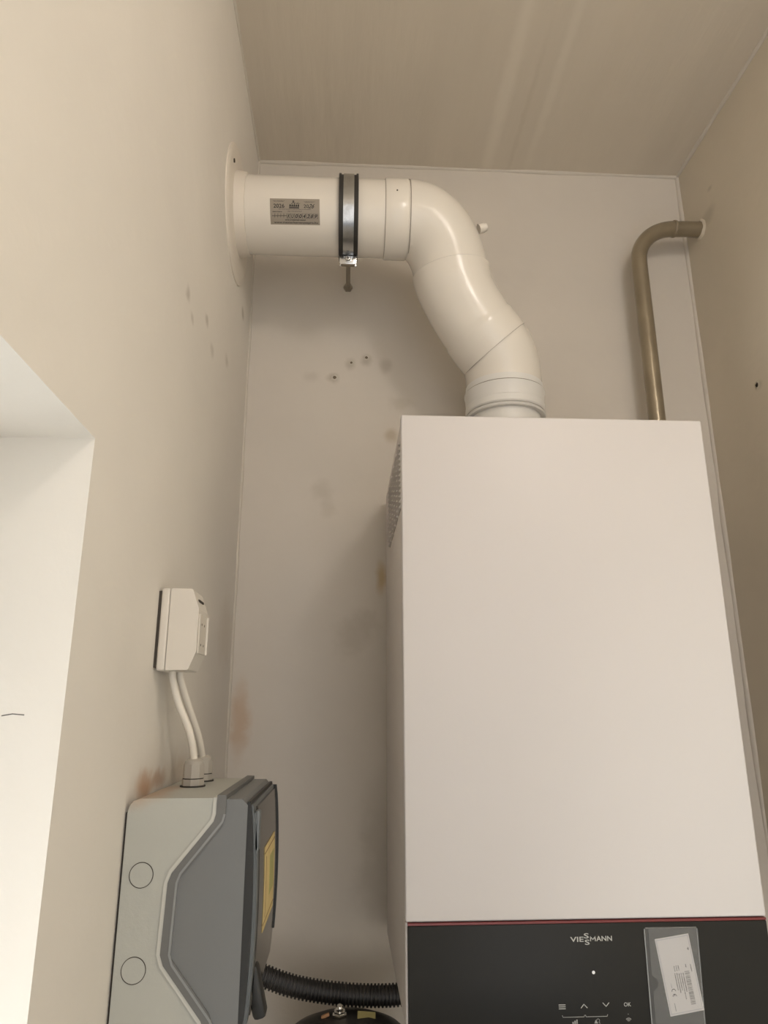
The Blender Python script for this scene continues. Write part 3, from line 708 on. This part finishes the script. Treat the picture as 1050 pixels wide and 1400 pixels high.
# yellow sticker on the pane
stt = thing('yellow_sticker', 'yellow warning sticker on the smoked door of the grey enclosure', 'sticker', (XFc+.009, -.42, -.57))
def st(bm, y0, y1, z0, z1, dx):
    n = 6; A = []
    for i in range(n+1):
        z = z0+(z1-z0)*i/n; x = XFc+.0062+bulge(z)+dx
        A.append([bm.verts.new((x, y0, z)), bm.verts.new((x, y1, z)), bm.verts.new((x-.0004, y1, z)), bm.verts.new((x-.0004, y0, z))])
    for a, b in zip(A, A[1:]):
        for j in range(4): bm.faces.new((a[j], a[(j+1) % 4], b[(j+1) % 4], b[j]))
    bm.faces.new(A[0]); bm.faces.new(A[-1]); return bm
SY0, SY1, SZ0, SZ1 = -.470, -.372, -.570, -.497
link('sheet', st(bmesh.new(), SY0, SY1, SZ0, SZ1, .0004), 'sticker_yellow', stt, 0)
bm = bmesh.new(); st(bm, SY0, SY1, SZ1-.006, SZ1-.005, .0006); st(bm, SY0, SY1, SZ0+.006, SZ0+.007, .0006); st(bm, SY0+.012, SY0+.014, SZ0+.010, SZ1-.010, .0006)
link('printed_lines', bm, 'sticker_line', stt, 0)
link('printed_patch', st(bmesh.new(), SY0+.045, SY1-.012, -.548, -.512, .0006), 'sticker_green', stt, 0)
# door latch hanging at the lower front edge
lt = link('latch', obox(Vector((-.1425, -.500, -.6060)), (.97, 0, .24), (0, 1, 0), (-.24, 0, .97), .0115, .018, .042, .0035), 'black_plastic', en, label='black plastic door latch')
# cable glands
def gland(c, label):
    g = thing('cable_gland', label, 'cable gland', c, 'cable glands on top of the enclosure')
    x, y, z = c; z = EZT
    link('washer', lathe(bmesh.new(), (x, y, z), (0, 0, 1), [(0, .0128), (.0014, .0128)], 32), 'rubber', g, label='black rubber washer')
    link('gland_body', lathe(bmesh.new(), (x, y, z+.0014), (0, 0, 1), [(0, .0114), (.0062, .0114)], 8), 'gland_grey', g, 20)
    link('seal', lathe(bmesh.new(), (x, y, z+.0076), (0, 0, 1), [(0, .0106), (.0010, .0106)], 24), 'rubber', g)
    link('cap_nut', lathe(bmesh.new(), (x, y, z+.0086), (0, 0, 1), [(0, .0110), (.0135, .0104)], 8), 'gland_grey', g, 20)
    link('dome', lathe(bmesh.new(), (x, y, z+.0218), (0, 0, 1), [(0, .0098), (.0030, .0092), (.0052, .0068), (.0058, .0040)], 24), 'gland_grey', g)
    return g
gland((G1[0], G1[1], EZT), 'grey cable gland nearer the camera on the enclosure top')
gland((G2[0], G2[1], EZT), 'grey cable gland farther back on the enclosure top')

# ------------------------------------------------------------------ corrugated conduit
cp_ = spline([(-.250, -.085, -.700), (-.215, -.082, -.712), (-.1771, -.08, -.7268), (-.136, -.08, -.7401), (-.085, -.08, -.7491), (-.0339, -.08, -.7536), (.0122, -.08, -.7535), (.060, -.08, -.748)], 60)
L_ = [0]
for a, b in zip(cp_, cp_[1:]): L_.append(L_[-1]+(b-a).length)
pp = []; rr = []; s = 0; PITCHC = .0052; i = 0
def atl(s):
    k = 0
    while k < len(L_)-2 and L_[k+1] < s: k += 1
    return cp_[k].lerp(cp_[k+1], (s-L_[k])/max(L_[k+1]-L_[k], 1e-6))
while s < L_[-1]-PITCHC:
    for f_, q in ((0, .0122), (.30, .0122), (.38, .0145), (.85, .0145), (.93, .0122)):
        pp.append(atl(s+f_*PITCHC)); rr.append(q)
    s += PITCHC
cc = link('corrugated_conduit', sweep(bmesh.new(), pp, rr, 20), 'conduit_black', None, 30)
tag(cc, 'black corrugated conduit running from the enclosure to behind the boiler', 'conduit')

# ------------------------------------------------------------------ black vessel at the bottom edge
VX, VY, VZ = -.060, -.130, -.787
ev = thing('round_vessel', 'black round vessel top with a bright valve under the corrugated conduit', 'vessel', (VX, VY, VZ-.10))
link('shell', lathe(bmesh.new(), (VX, VY, VZ-.10), (0, 0, 1), [(0, .070), (.01, .088), (.02, .090), (.090, .090), (.100, .086), (.110, .074), (.118, .055), (.122, .030), (.123, .002)], 56), 'vessel_black', ev, 40)
link('rim_band', lathe(bmesh.new(), (VX, VY, VZ-.018), (0, 0, 1), [(0, .090), (.001, .093), (.006, .093), (.007, .090)], 56), 'black_plastic', ev)
VT = VZ+.0225
nk = link('valve', lathe(bmesh.new(), (-.070, -.120, VT-.001), (0, -.15, 1), [(0, .0105), (.006, .0105), (.0065, .008), (.009, .008)], 6), 'chrome', ev, 20, label='chrome valve')
link('valve_stem', lathe(bmesh.new(), (-.070, -.122, VT+.008), (0, -.3, 1), [(0, .0048), (.005, .0048), (.007, .0035)], 16), 'chrome', nk)
link('maker_plate', obox(Vector((-.034, -.120, VT-.0005)), Vector((.99, .05, -.10)).normalized(), Vector((.05, .97, .2)).normalized(), Vector((.10, -.2, .97)).normalized(), .024, .020, .0015, 0), 'label_olive', ev, label='yellow-olive plate')
link('copper_tab', obox(Vector((-.089, -.118, VT+.001)), Vector((.93, 0, .36)), (0, 1, 0), Vector((-.36, 0, .93)), .011, .006, .003, .0005), 'copper_orange', ev, label='copper-coloured tab')
link('mounting_arm', box((VX-.02, VY+.05, VZ-.06), (VX+.02, YB, VZ-.03), .002), 'black_plastic', ev)
